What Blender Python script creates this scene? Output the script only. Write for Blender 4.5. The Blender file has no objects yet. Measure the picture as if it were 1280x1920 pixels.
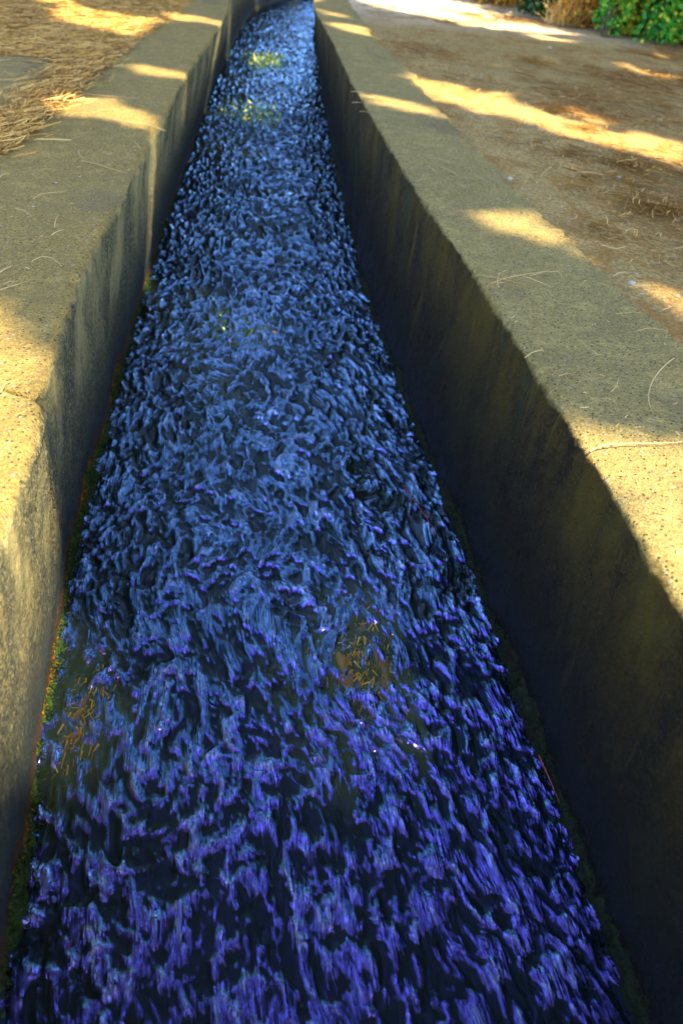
import bpy, math, random
import numpy as np
from mathutils import Matrix, Vector
R = math.radians
rng = np.random.default_rng(7)
random.seed(7)
sc = bpy.context.scene

# ---------------------------------------------------------------- camera
PITCH, ROLL, CAM_H = R(37.5), R(5.5), 1.2
ZT = 1.2 * 0.44                      # top of the channel walls above the water
cd = bpy.data.cameras.new("camera"); cam = bpy.data.objects.new("camera", cd)
sc.collection.objects.link(cam); sc.camera = cam
fw = Vector((0, math.cos(PITCH), -math.sin(PITCH))); up0 = Vector((0, math.sin(PITCH), math.cos(PITCH))); rt0 = Vector((1, 0, 0))
rt = rt0 * math.cos(ROLL) + up0 * math.sin(ROLL); up = up0 * math.cos(ROLL) - rt0 * math.sin(ROLL)
m = Matrix((rt, up, -fw)).transposed().to_4x4(); m.translation = Vector((0, 0, CAM_H)); cam.matrix_world = m
cd.sensor_fit = 'VERTICAL'; cd.sensor_height = 36; cd.lens = 1500 / 1920 * 36
cd.clip_start = 0.01; cd.clip_end = 1000
cd.dof.use_dof = True; cd.dof.focus_distance = 1.55; cd.dof.aperture_fstop = 4.0

# ---------------------------------------------------------------- sky, sun, exposure
SUN_EL, SUN_AZ = R(62), math.atan2(-0.50, 0.87)      # the sun stands high, to the right and a little behind
SUN = Vector((math.cos(SUN_EL) * math.cos(SUN_AZ), math.cos(SUN_EL) * math.sin(SUN_AZ), math.sin(SUN_EL)))
w = bpy.data.worlds.new("World"); sc.world = w; w.use_nodes = True
nt = w.node_tree; bg = nt.nodes["Background"]
sky = nt.nodes.new("ShaderNodeTexSky"); sky.sky_type = 'NISHITA'; sky.sun_disc = False
sky.sun_elevation = SUN_EL; sky.sun_rotation = math.pi / 2 - SUN_AZ
sky.ozone_density = 1.5; sky.air_density = 0.9; sky.dust_density = 1.2
nt.links.new(sky.outputs[0], bg.inputs[0]); bg.inputs[1].default_value = 0.14
sd = bpy.data.lights.new("sun", 'SUN'); sd.energy = 3.6; sd.angle = R(0.9); sd.color = (1, .85, .57)
so = bpy.data.objects.new("sun", sd); sc.collection.objects.link(so); so.rotation_euler = SUN.to_track_quat('Z', 'Y').to_euler()
sc.view_settings.view_transform = 'Standard'; sc.view_settings.look = 'None'; sc.view_settings.gamma = 1
sc.view_settings.use_curve_mapping = False
sc.view_settings.exposure = 2.85
sc.render.engine = 'CYCLES'
sc.render.resolution_x, sc.render.resolution_y = 682, 1024

# ---------------------------------------------------------------- measured plan of the place (metres)
LIT_TOP=[
 [(-1.154,2.985),(-1.174,3.168),(-1.115,3.283),(-0.978,3.281),(-0.865,3.135),(-0.760,3.031),(-0.736,2.871),(-0.848,2.914),(-0.992,2.960),(-1.092,2.947)],
 [(-1.190,4.039),(-1.085,4.056),(-0.953,3.996),(-0.850,3.913),(-0.847,3.815),(-0.970,3.806),(-1.093,3.879)],
 [(-1.359,5.606),(-1.357,5.868),(-1.181,5.817),(-1.023,5.743),(-1.015,5.558),(-1.194,5.576)],
 [(-1.958,5.332),(-2.031,5.831),(-1.814,5.618),(-1.610,5.544),(-1.480,5.507),(-1.367,5.537),(-1.315,5.088),(-1.344,4.780),(-1.515,4.896),(-1.704,5.012),(-1.856,5.168)],
 [(-2.476,6.612),(-2.238,6.881),(-2.011,5.833),(-2.091,5.631)],
 [(-0.861,1.522),(-0.698,1.439),(-0.613,1.325),(-0.504,1.200),(-0.480,1.104),(-0.445,0.974),(-0.411,0.719),(-0.495,0.570),(-0.828,1.115)],
 [(0.358,1.193),(0.473,1.197),(0.597,1.128),(0.472,0.615),(0.441,0.738),(0.422,0.847),(0.392,1.022)],
 [(0.273,2.302),(0.355,2.338),(0.446,2.376),(0.474,2.306),(0.546,2.096),(0.573,2.001),(0.496,2.063),(0.414,2.117),(0.338,2.164)],
 [(-0.088,3.854),(0.052,3.847),(0.221,3.694),(0.279,3.519),(0.135,3.556),(-0.031,3.678)],
 [(-0.403,6.165),(-0.259,6.213),(-0.134,6.075),(-0.091,5.697),(-0.212,5.769),(-0.353,6.011)],
 [(-0.554,6.998),(-0.405,6.789),(-0.249,6.567),(-0.328,6.478),(-0.487,6.718)],
 [(-0.368,8.533),(-0.257,7.818),(-0.089,7.497),(0.090,7.220),(0.318,7.109),(0.493,6.964),(0.597,6.864),(0.755,6.897),(0.975,6.890),(1.188,6.835),(1.390,6.984),(1.306,7.619),(1.182,8.170),(1.085,8.709),(1.237,10.255)],
 [(0.963,6.705),(1.087,6.775),(1.217,6.673),(1.375,6.680),(1.346,6.515),(1.239,6.461),(1.109,6.522)],
 [(0.094,4.629),(0.214,4.489),(0.309,4.400),(0.430,4.304),(0.591,4.284),(0.613,4.148),(0.677,3.994),(0.736,3.850),(0.838,3.736),(0.934,3.627),(1.108,3.664),(1.222,3.535),(1.341,3.357),(1.237,3.036),(1.123,3.186),(1.042,3.243),(0.941,3.295),(0.845,3.383),(0.704,3.476),(0.604,3.633),(0.464,3.726),(0.356,3.885),(0.254,3.970),(0.200,3.989)],
 [(0.804,4.086),(0.878,4.068),(0.976,3.918),(1.025,3.818),(0.992,3.746),(0.919,3.764),(0.829,3.885)],
 [(1.387,5.650),(1.476,5.666),(1.542,5.431),(1.678,5.302),(1.590,5.168),(1.464,5.351)],
 [(1.779,6.316),(1.900,6.258),(1.827,6.107)],
 [(0.665,1.930),(0.721,1.902),(0.749,1.855),(0.794,1.802),(0.766,1.711),(0.728,1.780),(0.698,1.856)]]
LIT_WATER=[
 [(-1.388,8.561),(-1.278,8.634),(-1.104,8.475),(-0.880,8.485),(-0.764,7.712),(-0.900,7.268),(-1.110,7.512)],
 [(-0.072,1.233),(0.016,1.287),(0.122,1.293),(0.161,1.111),(0.197,1.019),(0.193,0.863),(0.141,0.846),(0.085,0.968),(0.012,1.010)],
 [(-0.526,1.079),(-0.420,1.086),(-0.365,0.963),(-0.364,0.790),(-0.444,0.760)],
 [(-0.291,0.864),(-0.256,0.879),(-0.240,0.825),(-0.278,0.810)],
 [(-0.625,2.846),(-0.484,2.779),(-0.308,2.631),(-0.229,2.436),(-0.345,2.371),(-0.517,2.539)],
 [(-1.158,6.290),(-0.727,6.211),(-0.639,5.494),(-1.053,5.707)]]
NEEDLES_LEFT=[
 [(-0.993,2.962),(-0.927,2.932),(-0.866,2.925),(-0.781,2.913),(-0.706,2.857)],
 [(-1.174,3.325),(-1.072,3.291),(-0.982,3.294),(-0.911,3.309)],
 [(-0.997,2.189),(-0.994,2.216),(-0.985,2.229)],
 [(-0.852,2.043),(-0.846,2.073),(-0.833,2.091),(-0.796,2.122)],
 [(-0.733,1.854),(-0.742,1.886),(-0.747,1.909),(-0.751,1.940)],
 [(-0.746,1.561),(-0.741,1.580),(-0.734,1.603)],
 [(-0.713,1.478),(-0.700,1.492),(-0.686,1.510),(-0.676,1.538)],
 [(-0.717,1.507),(-0.708,1.518),(-0.695,1.524)],
 [(-0.558,1.094),(-0.560,1.114),(-0.557,1.129)],
 [(-0.851,2.419),(-0.801,2.396),(-0.744,2.359),(-0.691,2.333)],
 [(-0.890,2.529),(-0.880,2.488),(-0.859,2.458)],
 [(-1.117,3.630),(-1.118,3.679),(-1.128,3.752)],
 [(-1.149,3.552),(-1.173,3.625),(-1.182,3.683)],
 [(-0.764,2.679),(-0.745,2.645),(-0.723,2.599)],
 [(-0.708,1.638),(-0.695,1.664),(-0.669,1.658),(-0.638,1.625)],
 [(-0.723,1.804),(-0.715,1.825),(-0.704,1.843)],
 [(-0.866,1.959),(-0.835,1.940),(-0.807,1.907)]]
NEEDLES_RIGHT=[
 [(0.259,1.812),(0.318,1.793),(0.346,1.778),(0.376,1.767)],
 [(0.285,1.766),(0.330,1.809),(0.401,1.855),(0.455,1.876),(0.458,1.842)],
 [(0.368,1.833),(0.381,1.816),(0.398,1.798),(0.423,1.781)],
 [(0.301,1.744),(0.302,1.783),(0.311,1.825),(0.332,1.860)],
 [(0.383,1.837),(0.412,1.857),(0.437,1.888)],
 [(0.618,1.464),(0.584,1.416),(0.546,1.348),(0.524,1.287),(0.518,1.239)],
 [(0.382,1.087),(0.405,1.106),(0.443,1.117),(0.495,1.128),(0.557,1.147)],
 [(0.317,1.401),(0.334,1.423),(0.353,1.436),(0.359,1.431)],
 [(0.355,1.451),(0.356,1.442),(0.357,1.432)],
 [(0.130,2.546),(0.157,2.572),(0.191,2.591)],
 [(0.347,2.356),(0.348,2.330),(0.348,2.310)],
 [(0.182,2.713),(0.191,2.665),(0.199,2.618)],
 [(0.211,2.736),(0.249,2.673),(0.268,2.629)],
 [(0.459,1.464),(0.464,1.441),(0.471,1.445)],
 [(-0.131,3.842),(-0.105,3.850),(-0.077,3.846)],
 [(-0.119,3.615),(-0.099,3.617),(-0.077,3.623)],
 [(-0.080,3.454),(-0.064,3.454),(-0.042,3.453)],
 [(0.458,1.294),(0.473,1.317),(0.485,1.353)],
 [(0.371,1.338),(0.389,1.348),(0.401,1.347)],
 [(0.544,1.659),(0.563,1.661),(0.584,1.673)]]
NEEDLES_PATH=[
 [(0.392,4.310),(0.406,4.387),(0.425,4.452)],
 [(0.590,1.890),(0.604,1.907),(0.626,1.923)],
 [(0.572,1.578),(0.603,1.596),(0.639,1.593)],
 [(0.525,2.485),(0.532,2.514),(0.533,2.532)],
 [(0.629,2.353),(0.643,2.328),(0.676,2.371)],
 [(0.660,1.709),(0.689,1.728),(0.709,1.721)],
 [(0.606,2.113),(0.635,2.088),(0.669,2.114)]]
STONES=[(0.820,2.874),(0.915,2.456),(0.431,2.691),(0.629,1.865),(-0.837,1.999),(-0.851,2.208),(-0.810,2.280),(1.051,6.004)]
WEEDS=[(0.013,1.196),(0.003,1.141),(0.020,1.078),(0.031,1.032),(0.105,1.075),(0.110,1.015),(0.091,1.123),(-0.431,0.894),(-0.426,0.842),(-0.435,0.930),(-0.329,2.483),(-0.026,1.231),(0.065,0.882),(-0.034,2.286)]
CRACK=[(-0.485,1.115),(-0.545,1.098),(-0.556,1.084),(-0.433,1.022)]
TUFTS=[(0.438,6.859),(0.885,5.224),(1.158,5.279),(0.823,5.368),(1.319,4.253),(0.844,3.589),(0.775,3.931),(0.901,3.021),(0.852,2.525),(0.900,3.014),(0.639,2.280)]
SLAB=[(-1.802,3.860),(-1.667,3.869),(-1.472,3.913),(-1.324,3.734),(-1.271,3.547),(-1.246,3.185),(-1.247,2.816),(-1.254,2.586)]
LIT_TOP.append([(1.45, 7.0), (1.75, 6.85), (1.85, 7.3), (1.6, 7.6), (1.4, 7.4)])
LIT_TOP.append([(.75, 7.75), (1.35, 7.25), (1.75, 7.35), (1.7, 8.2), (1.3, 9.2), (.6, 9.4)])
LIT_WALL = [[(.54, .53), (1.06, .53), (1.10, .3), (1.17, -.02), (.76, -.02), (.64, .3)],
            [(2.77, .53), (2.90, .53), (2.84, -.02), (2.66, -.02)],
            [(7.75, .53), (8.25, .53), (8.15, -.02), (7.7, -.02)],
            [(5.55, .53), (5.75, .53), (5.75, -.02), (5.6, -.02)]]
# plan curves: inner top edges, wall feet, outer top edges, as (y, x)
RT = [(-1.2, .62), (0, .53), (.4, .485), (.77, .435), (.84, .424), (1.02, .392), (1.23, .358), (1.43, .322), (1.8, .262), (2.05, .21), (2.44, .135), (2.7, .088), (3.36, -.02), (4.01, -.13), (5.24, -.30), (7.06, -.58), (9.7, -.78), (11.2, -.86), (14, -.55), (20, 1.0), (30, 5)]
RW = [(-1.2, .63), (0, .545), (.49, .484), (.56, .468), (.68, .45), (.8, .425), (1.04, .385), (1.23, .345), (1.47, .30), (1.78, .24), (2.1, .17), (2.38, .125), (2.72, .06), (3.1, -.005), (5.09, -.26), (6.88, -.46), (9.66, -.76), (11.2, -.86), (14, -.55), (20, 1.0), (30, 5)]
LT = [(-1.2, -.14), (0, -.30), (.5, -.385), (.74, -.418), (.89, -.448), (1.12, -.492), (1.19, -.512), (1.49, -.575), (1.81, -.62), (2.17, -.65), (2.44, -.69), (3.03, -.76), (3.92, -.86), (5.7, -1.02), (6.7, -1.14), (8.3, -1.40), (10, -1.56), (11.5, -1.63), (12.5, -1.55), (14, -1.3), (20, .3), (30, 4.3)]
LW = [(-1.2, -.13), (0, -.33), (.41, -.385), (.5, -.41), (.67, -.45), (.77, -.47), (1.0, -.52), (1.16, -.555), (1.32, -.59), (1.63, -.64), (2.06, -.70), (2.87, -.81), (3.48, -.89), (4.33, -.985), (4.94, -1.06), (6.21, -1.21), (8.03, -1.39), (10, -1.56), (11.5, -1.63), (12.5, -1.55), (14, -1.3), (20, .3), (30, 4.3)]
RO = [(-1.2, .86), (0, .77), (1.0, .70), (1.52, .66), (1.79, .595), (2.21, .51), (2.68, .42), (3.32, .30), (3.94, .20), (4.22, .145), (4.48, .15), (4.81, .07), (5.8, -.10), (7.72, -.35), (9.7, -.52), (11.2, -.58), (14, -.25), (20, 1.3), (30, 5.3)]
LO = [(-1.2, -.85), (0, -.98), (1, -1.07), (2, -1.11), (2.54, -1.14), (2.86, -1.16), (3.44, -1.23), (3.86, -1.245), (4.68, -1.32), (5.63, -1.36), (6.44, -1.42), (8.3, -1.7), (10, -1.9), (11.5, -1.98), (12.5, -1.9), (14, -1.65), (20, -.1), (30, 3.9)]
def curve(pts, smooth=.10):
    ys = np.arange(-1.2, 24, .01); P = np.array(pts)
    x = np.interp(ys, P[:, 0], P[:, 1])
    n = int(smooth * 400) | 1
    kern = np.hanning(n + 2)[1:-1]; kern /= kern.sum()
    pad = np.concatenate([2 * x[0] - x[n:0:-1], x, 2 * x[-1] - x[-2:-n - 2:-1]])
    xs = np.convolve(pad, kern, 'same')[n:-n]
    return lambda y: np.interp(y, ys, xs)
cRT, cRW, cLT, cLW, cRO, cLO = curve(RT), curve(RW), curve(LT), curve(LW), curve(RO, .04), curve(LO, .06)

# ---------------------------------------------------------------- numpy noise
def _h(ix, iy, iz, s):
    h = (ix * 374761393 + iy * 668265263 + iz * 2147483647 + s * 974634777) & 0xffffffff
    h = ((h ^ (h >> 13)) * 1274126177) & 0xffffffff
    h = ((h ^ (h >> 16)) * 2246822519) & 0xffffffff
    return ((h ^ (h >> 15)) & 0xffff) / 65535.0 * 2 - 1
def noise(x, y, z=0.0, s=0):
    x, y, z = np.broadcast_arrays(np.asarray(x, float), np.asarray(y, float), np.asarray(z, float))
    fx, fy, fz = np.floor(x), np.floor(y), np.floor(z)
    ix, iy, iz = fx.astype(np.int64), fy.astype(np.int64), fz.astype(np.int64)
    x, y, z = x - fx, y - fy, z - fz
    x, y, z = [t * t * t * (t * (t * 6 - 15) + 10) for t in (x, y, z)]
    r = 0
    for a in (0, 1):
        for b in (0, 1):
            for c in (0, 1):
                r = r + _h(ix + a, iy + b, iz + c, s) * (x if a else 1 - x) * (y if b else 1 - y) * (z if c else 1 - z)
    return r
def fbm(x, y, z=0.0, o=4, s=0, g=.5):
    r, a, f = 0, 1.0, 1.0
    for k in range(o):
        r = r + a * noise(x * f + 17.3 * k, y * f - 9.1 * k, np.asarray(z) * f + 3.7 * k, s + k); a *= g; f *= 2.03
    return r

# ---------------------------------------------------------------- object helpers
def tag(o, label=None, cat=None, group=None, kind=None):
    if label: o['label'] = label
    if cat: o['category'] = cat
    if group: o['group'] = group
    if kind: o['kind'] = kind
    return o
def mesh_np(name, V, F, mat, uv=None, attrs=None, smooth=True):
    V = np.ascontiguousarray(V, dtype=np.float32); F = np.ascontiguousarray(F, dtype=np.int32)
    n = F.shape[1]; me = bpy.data.meshes.new(name)
    me.vertices.add(len(V)); me.vertices.foreach_set('co', V.ravel())
    me.loops.add(F.size); me.loops.foreach_set('vertex_index', F.ravel())
    me.polygons.add(len(F)); me.polygons.foreach_set('loop_start', np.arange(0, F.size, n, dtype=np.int32))
    me.polygons.foreach_set('use_smooth', np.full(len(F), smooth))
    me.update(calc_edges=True)
    if uv is not None:
        l = me.uv_layers.new(name='UVMap'); l.data.foreach_set('uv', np.ascontiguousarray(uv[F.ravel()], dtype=np.float32).ravel())
    for k, v in (attrs or {}).items():
        a = me.attributes.new(k, 'FLOAT', 'POINT'); a.data.foreach_set('value', np.ascontiguousarray(v, dtype=np.float32))
    if mat: me.materials.append(mat)
    return me
def link(name, me, parent=None):
    o = bpy.data.objects.new(name, me); sc.collection.objects.link(o)
    if parent: o.parent = parent
    return o
def empty(name, loc, rz=0):
    o = bpy.data.objects.new(name, None); sc.collection.objects.link(o); o.location = loc; o.rotation_euler.z = rz
    o.empty_display_size = .1; return o
def gridfaces(nu, nv, flip=False):
    i = np.arange(nu - 1)[:, None] * nv + np.arange(nv - 1)[None]; i = i.ravel()
    f = np.stack([i, i + 1, i + nv + 1, i + nv], 1)
    return f[:, ::-1] if flip else f

# ---------------------------------------------------------------- material helpers
class Mat:
    def __init__(s, name):
        s.m = bpy.data.materials.new(name); s.m.use_nodes = True; s.t = s.m.node_tree
        s.bsdf = s.t.nodes["Principled BSDF"]; s.out = s.t.nodes["Material Output"]
    def n(s, typ, ins=None, **kw):
        nd = s.t.nodes.new('ShaderNode' + typ)
        for k, v in kw.items(): setattr(nd, k, v)
        for k, v in (ins or {}).items():
            if isinstance(v, bpy.types.NodeSocket): s.t.links.new(v, nd.inputs[k])
            else: nd.inputs[k].default_value = v
        return nd
    def pos(s): return s.n('NewGeometry').outputs['Position']
    def uv(s): return s.n('UVMap').outputs[0]
    def attr(s, a): return s.n('Attribute', attribute_name=a).outputs['Fac']
    def scale(s, v, sx, sy, sz): return s.n('VectorMath', {0: v, 1: (sx, sy, sz)}, operation='MULTIPLY').outputs[0]
    def noise(s, v, sc_, det=4, rough=.55, dist=0): return s.n('TexNoise', {'Vector': v, 'Scale': sc_, 'Detail': det, 'Roughness': rough, 'Distortion': dist}).outputs['Fac']
    def vor(s, v, sc_, out='Distance', feature='F1'): return s.n('TexVoronoi', {'Vector': v, 'Scale': sc_}, feature=feature).outputs[out]
    def ramp(s, f, stops):
        nd = s.n('ValToRGB', {0: f}); e = nd.color_ramp.elements
        while len(e) < len(stops): e.new(.5)
        for q, (p, c) in zip(e, stops): q.position = p; q.color = (*c, 1) if len(c) == 3 else c
        return nd.outputs[0]
    def map(s, f, a, b, c=0, d=1): return s.n('MapRange', {0: f, 1: a, 2: b, 3: c, 4: d}).outputs[0]
    def mix(s, f, a, b, mode='MIX'):
        nd = s.n('Mix', data_type='RGBA', blend_type=mode)
        for i, v in ((0, f), (6, a), (7, b)):
            if isinstance(v, bpy.types.NodeSocket): s.t.links.new(v, nd.inputs[i])
            else: nd.inputs[i].default_value = v if i == 0 else (*v, 1)
        return nd.outputs[2]
    def math(s, op, a, b=0.0, c=0.0): return s.n('Math', {0: a, 1: b, 2: c}, operation=op).outputs[0]
    def bump(s, h, strength, dist, normal=None):
        d = {'Height': h, 'Strength': strength, 'Distance': dist}
        if normal is not None: d['Normal'] = normal
        return s.n('Bump', d).outputs[0]
    def set(s, **kw):
        for k, v in kw.items():
            k = {'color': 'Base Color', 'rough': 'Roughness', 'normal': 'Normal', 'spec': 'Specular IOR Level'}.get(k, k)
            if isinstance(v, bpy.types.NodeSocket): s.t.links.new(v, s.bsdf.inputs[k])
            else: s.bsdf.inputs[k].default_value = (*v, 1) if isinstance(v, tuple) and len(v) == 3 else v
        return s.m

# concrete: worn top with exposed grit, stained water face; attribute "face" 0 = channel side, 1 = top
def concrete(name, topA, topB, sideA, sideB, streak, wet, mossy, side_low):
    M = Mat(name); P = M.pos(); z = M.n('SeparateXYZ', {0: P}).outputs[2]
    # top
    t = M.mix(M.map(M.noise(P, 7, 5, .6), .35, .65), topA, topB)
    t = M.mix(M.map(M.noise(P, 110, 4, .8), .38, .60), tuple(c * .38 for c in topA), t)
    t = M.mix(M.map(M.noise(P, 22, 4, .7), .50, .70, 0, .6), t, tuple(c * 1.35 for c in topA))
    t = M.mix(M.map(M.noise(P, 260, 4, .85), .43, .57, .05, 1), tuple(c * .55 for c in topB), t)
    v = M.n('TexVoronoi', {'Vector': P, 'Scale': 85.0, 'Randomness': 1.0})
    chip = M.math('MULTIPLY', M.map(v.outputs['Distance'], .34, .24), M.map(M.n('SeparateColor', {0: v.outputs['Color']}).outputs[0], .84, .90))
    t = M.mix(M.math('MULTIPLY', chip, .65), t, (.40, .36, .28))
    v2 = M.n('TexVoronoi', {'Vector': P, 'Scale': 130.0, 'Randomness': 1.0})
    pit = M.math('MULTIPLY', M.map(v2.outputs['Distance'], .33, .22), M.map(M.n('SeparateColor', {0: v2.outputs['Color']}).outputs[1], .60, .68))
    t = M.mix(M.math('MULTIPLY', pit, .8), t, (.035, .03, .025))
    t = M.mix(M.map(M.noise(P, 2.6, 4, .6), .52, .68, 0, .55), t, (.16, .125, .07))
    # side
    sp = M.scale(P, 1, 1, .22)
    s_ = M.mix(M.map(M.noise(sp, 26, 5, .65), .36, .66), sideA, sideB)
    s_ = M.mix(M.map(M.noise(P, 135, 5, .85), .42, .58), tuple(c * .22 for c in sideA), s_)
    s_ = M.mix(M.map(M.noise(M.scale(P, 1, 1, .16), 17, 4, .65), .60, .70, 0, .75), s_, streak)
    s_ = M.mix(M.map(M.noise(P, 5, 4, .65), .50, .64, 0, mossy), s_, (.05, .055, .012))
    s_ = M.mix(M.math('MULTIPLY', M.map(z, .18, .42), M.map(M.noise(M.scale(P, 1, 1, .35), 6, 4, .65), .44, .62, 0, .65)), s_, tuple(c * 1.7 for c in sideB))
    s_ = M.mix(M.map(M.noise(P, 120, 4, .85), .54, .64, 0, .8), s_, tuple(c * 1.6 for c in sideB))
    lowband = M.math('ADD', z, M.math('MULTIPLY', M.math('SUBTRACT', M.noise(M.scale(P, 1, 1, .3), 9, 4, .6), .5), .16))
    s_ = M.mix(M.map(lowband, .33 if side_low[2] > .01 else .46, .07, 0, 1), s_, side_low)
    s_ = M.mix(M.map(lowband, .075, .035, 0, 1), s_, wet)
    f = M.map(M.math('ADD', M.attr('face'), M.math('MULTIPLY', M.math('SUBTRACT', M.noise(P, 45, 3, .6), .5), .45)), .30, .62)
    col = M.mix(f, s_, t)
    h = M.math('ADD', M.math('MULTIPLY', M.noise(P, 150, 5, .75), 1.0), M.math('MULTIPLY', M.noise(P, 30, 3, .6), .8))
    h = M.math('ADD', h, M.math('MULTIPLY', chip, .35))
    col = M.mix(M.attr('crack'), col, (.012, .009, .005))  # the crack's shadow is put into the colour as near-black
    h = M.math('ADD', h, M.math('MULTIPLY', M.noise(P, 75, 4, .8), .9))
    return M.set(color=col, rough=M.map(lowband, .03, .2, .45, .92), normal=M.bump(M.math('SUBTRACT', h, M.math('MULTIPLY', pit, .6)), 1.0, .011), spec=.2)
mat_left = concrete('weathered_concrete', (.54, .37, .095), (.42, .295, .085), (.080, .095, .062), (.27, .22, .085), (.36, .27, .10), (.05, .025, .006), .25, (.014, .024, .022))
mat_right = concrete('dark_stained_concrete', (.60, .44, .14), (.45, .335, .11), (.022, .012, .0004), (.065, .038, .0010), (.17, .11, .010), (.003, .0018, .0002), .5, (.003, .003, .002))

# ---------------------------------------------------------------- the two channel walls
ys_near = np.concatenate([np.arange(-1.0, .30, .02), np.arange(.30, 1.6, .004), np.arange(1.6, 3, .008), np.arange(3, 6, .02), np.arange(6, 20.01, .06)])
def build_wall(name, ctop, cfoot, cout, side, mat, seed):
    # profile parameter: foot (-.3) -> top edge -> outer edge -> down into the soil
    zs = np.concatenate([np.linspace(-.3, 0, 5)[:-1], np.linspace(0, ZT - .03, 60)])
    ne, nt_ = 14, 46
    Y = ys_near[:, None]; n = len(ys_near)
    xt, xf, xo = ctop(ys_near)[:, None], cfoot(ys_near)[:, None], cout(ys_near)[:, None]
    sgn = side                                     # +1: wall lies at +x of the water
    r = .018 + .010 * noise(ys_near * 6, 3.1, 0, seed)[:, None] + .004 * noise(ys_near * 30, 1.1, 0, seed)[:, None]
    xin = xf + (xt - xf) * (zs[None] + 0) / ZT
    Zin = np.repeat(zs[None], n, 0)
    a = np.linspace(0, np.pi / 2, ne)[None]
    xe = xt + sgn * r * (1 - np.cos(a)); ze = (ZT - .03) + (.03 - r) * 1 + r * np.sin(a) * 1
    ze = np.where(a >= 0, ZT - r + r * np.sin(a), ze)
    u = np.linspace(0, 1, nt_ + 1)[1:][None]
    xs0 = xt + sgn * r
    if side > 0: xo = xo + .012 * fbm(ys_near * 9, 2.2, 0, 4, seed + 5)[:, None] + .006 * np.round(1.5 * noise(ys_near * 22, 4.4, 0, 3))[:, None]
    xtp = xs0 + (xo - xs0) * u; ztp = np.full_like(xtp, ZT) 
    xd = np.repeat(xo, 3, 1) + sgn * np.array([[.004, .008, .01]]); zd = ZT - np.array([[.02, .06, .16]]) + 0 * xo
    X = np.concatenate([xin, xe, xtp, xd], 1); Z = np.concatenate([Zin, ze, ztp, zd], 1); YY = np.repeat(Y, X.shape[1], 1)
    face = np.concatenate([xin * 0, xe * 0 + np.linspace(.15, 1, ne)[None], xtp * 0 + 1, xd * 0 + 1], 1)
    # relief: broad waviness, pitting, a crumbly arris
    nx = 1 - face; edge = np.exp(-((X - xt) ** 2 + (Z - ZT) ** 2) / .028 ** 2)
    d = .006 * fbm(X * 7, YY * 7, Z * 5, 3, seed) + .0022 * fbm(X * 55, YY * 55, Z * 55, 3, seed + 1)
    crumb = edge * (.0028 * fbm(X * 32, YY * 32, Z * 32, 2, seed + 2) - .010 * np.clip(fbm(YY * 9, Z * 12, X * 12, 3, seed + 4) - .45, 0, 1) * 2)
    X = X + (-sgn) * (nx * d + crumb); Z = Z + face * (d * .6) + crumb * .7 * (face > 0)
    crack = X * 0
    if side < 0:       # the old crack across the near left wall, with the arris broken back behind it
        yc = 1.112 - .05 * (X + .49) * 0 + .010 * noise(X * 30, Z * 14, 0, 9)
        depth_in = np.clip((Z - .17) / .2, 0, 1) * nx + face
        dist_edge = np.abs(X - xt)
        c = np.exp(-((YY - (yc - (ZT - Z) * .12)) / np.where(face > .5, .0045, .004 + .016 * np.clip((Z - .2) / .3, 0, 1))) ** 2) * depth_in * np.clip(1.3 - dist_edge / .18, 0, 1)
        X = X - c * .05 * nx; Z = Z - c * .02 * face; crack = c
        br = np.exp(-((YY - (yc + .012)) / .022) ** 2) * np.exp(-(dist_edge / .03) ** 2) * np.clip((Z - .44) / .06, 0, 1)
        X = X - br * .018; Z = Z - br * .016
        step = 1 / (1 + np.exp((YY - yc) / .004)); X = X + step * .006 * nx * np.clip((Z - .2) / .2, 0, 1); Z = Z + step * .003 * face
    V = np.stack([X, YY, Z], 2).reshape(-1, 3)
    me = mesh_np(name, V, gridfaces(n, X.shape[1], flip=(side > 0)), mat, attrs={'face': face.ravel(), 'crack': np.clip(crack * 1.2, 0, 1).ravel()})
    return link(name, me)
wl = build_wall('concrete_wall', cLT, cLW, cLO, -1, mat_left, 11)
tag(wl, 'broad pale concrete channel wall left of the water, cracked across near its lit end', 'wall', 'concrete walls of the water channel')
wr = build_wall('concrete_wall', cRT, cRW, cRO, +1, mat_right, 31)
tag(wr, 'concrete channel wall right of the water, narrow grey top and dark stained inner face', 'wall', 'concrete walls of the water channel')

# ---------------------------------------------------------------- channel bed and running water
ysb = np.concatenate([np.arange(-1, 6, .1), np.arange(6, 20.1, .3)])
ub = np.linspace(0, 1, 12)
Xb = cLW(ysb)[:, None] * (1 - ub) + cRW(ysb)[:, None] * ub + (ub - .5)[None] * .1
Mb = Mat('silty_bed'); mb = Mb.set(color=Mb.mix(Mb.noise(Mb.pos(), 9, 5), (.025, .025, .008), (.05, .045, .015)), rough=.9)
bed = link('channel_bed', mesh_np('channel_bed', np.stack([Xb, np.repeat(ysb[:, None], 12, 1), -.24 + .02 * noise(Xb * 6, ysb[:, None] * 6)], 2).reshape(-1, 3), gridfaces(len(ysb), 12, True), mb))
tag(bed, kind='structure')

ysw = np.concatenate([np.arange(-.6, .25, .012), np.arange(.25, 1.6, .0036), np.arange(1.603, 3.2, .006), np.arange(3.2, 6, .014), np.arange(6, 20, .04)])
nu = 230
uw = np.linspace(0, 1, nu)
xl, xr = cLW(ysw) - .01, cRW(ysw) + .01
Xw = xl[:, None] * (1 - uw) + xr[:, None] * uw; Yw = np.repeat(ysw[:, None], nu, 1)
A = (Xw - xl[:, None])                                     # metres across
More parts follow.
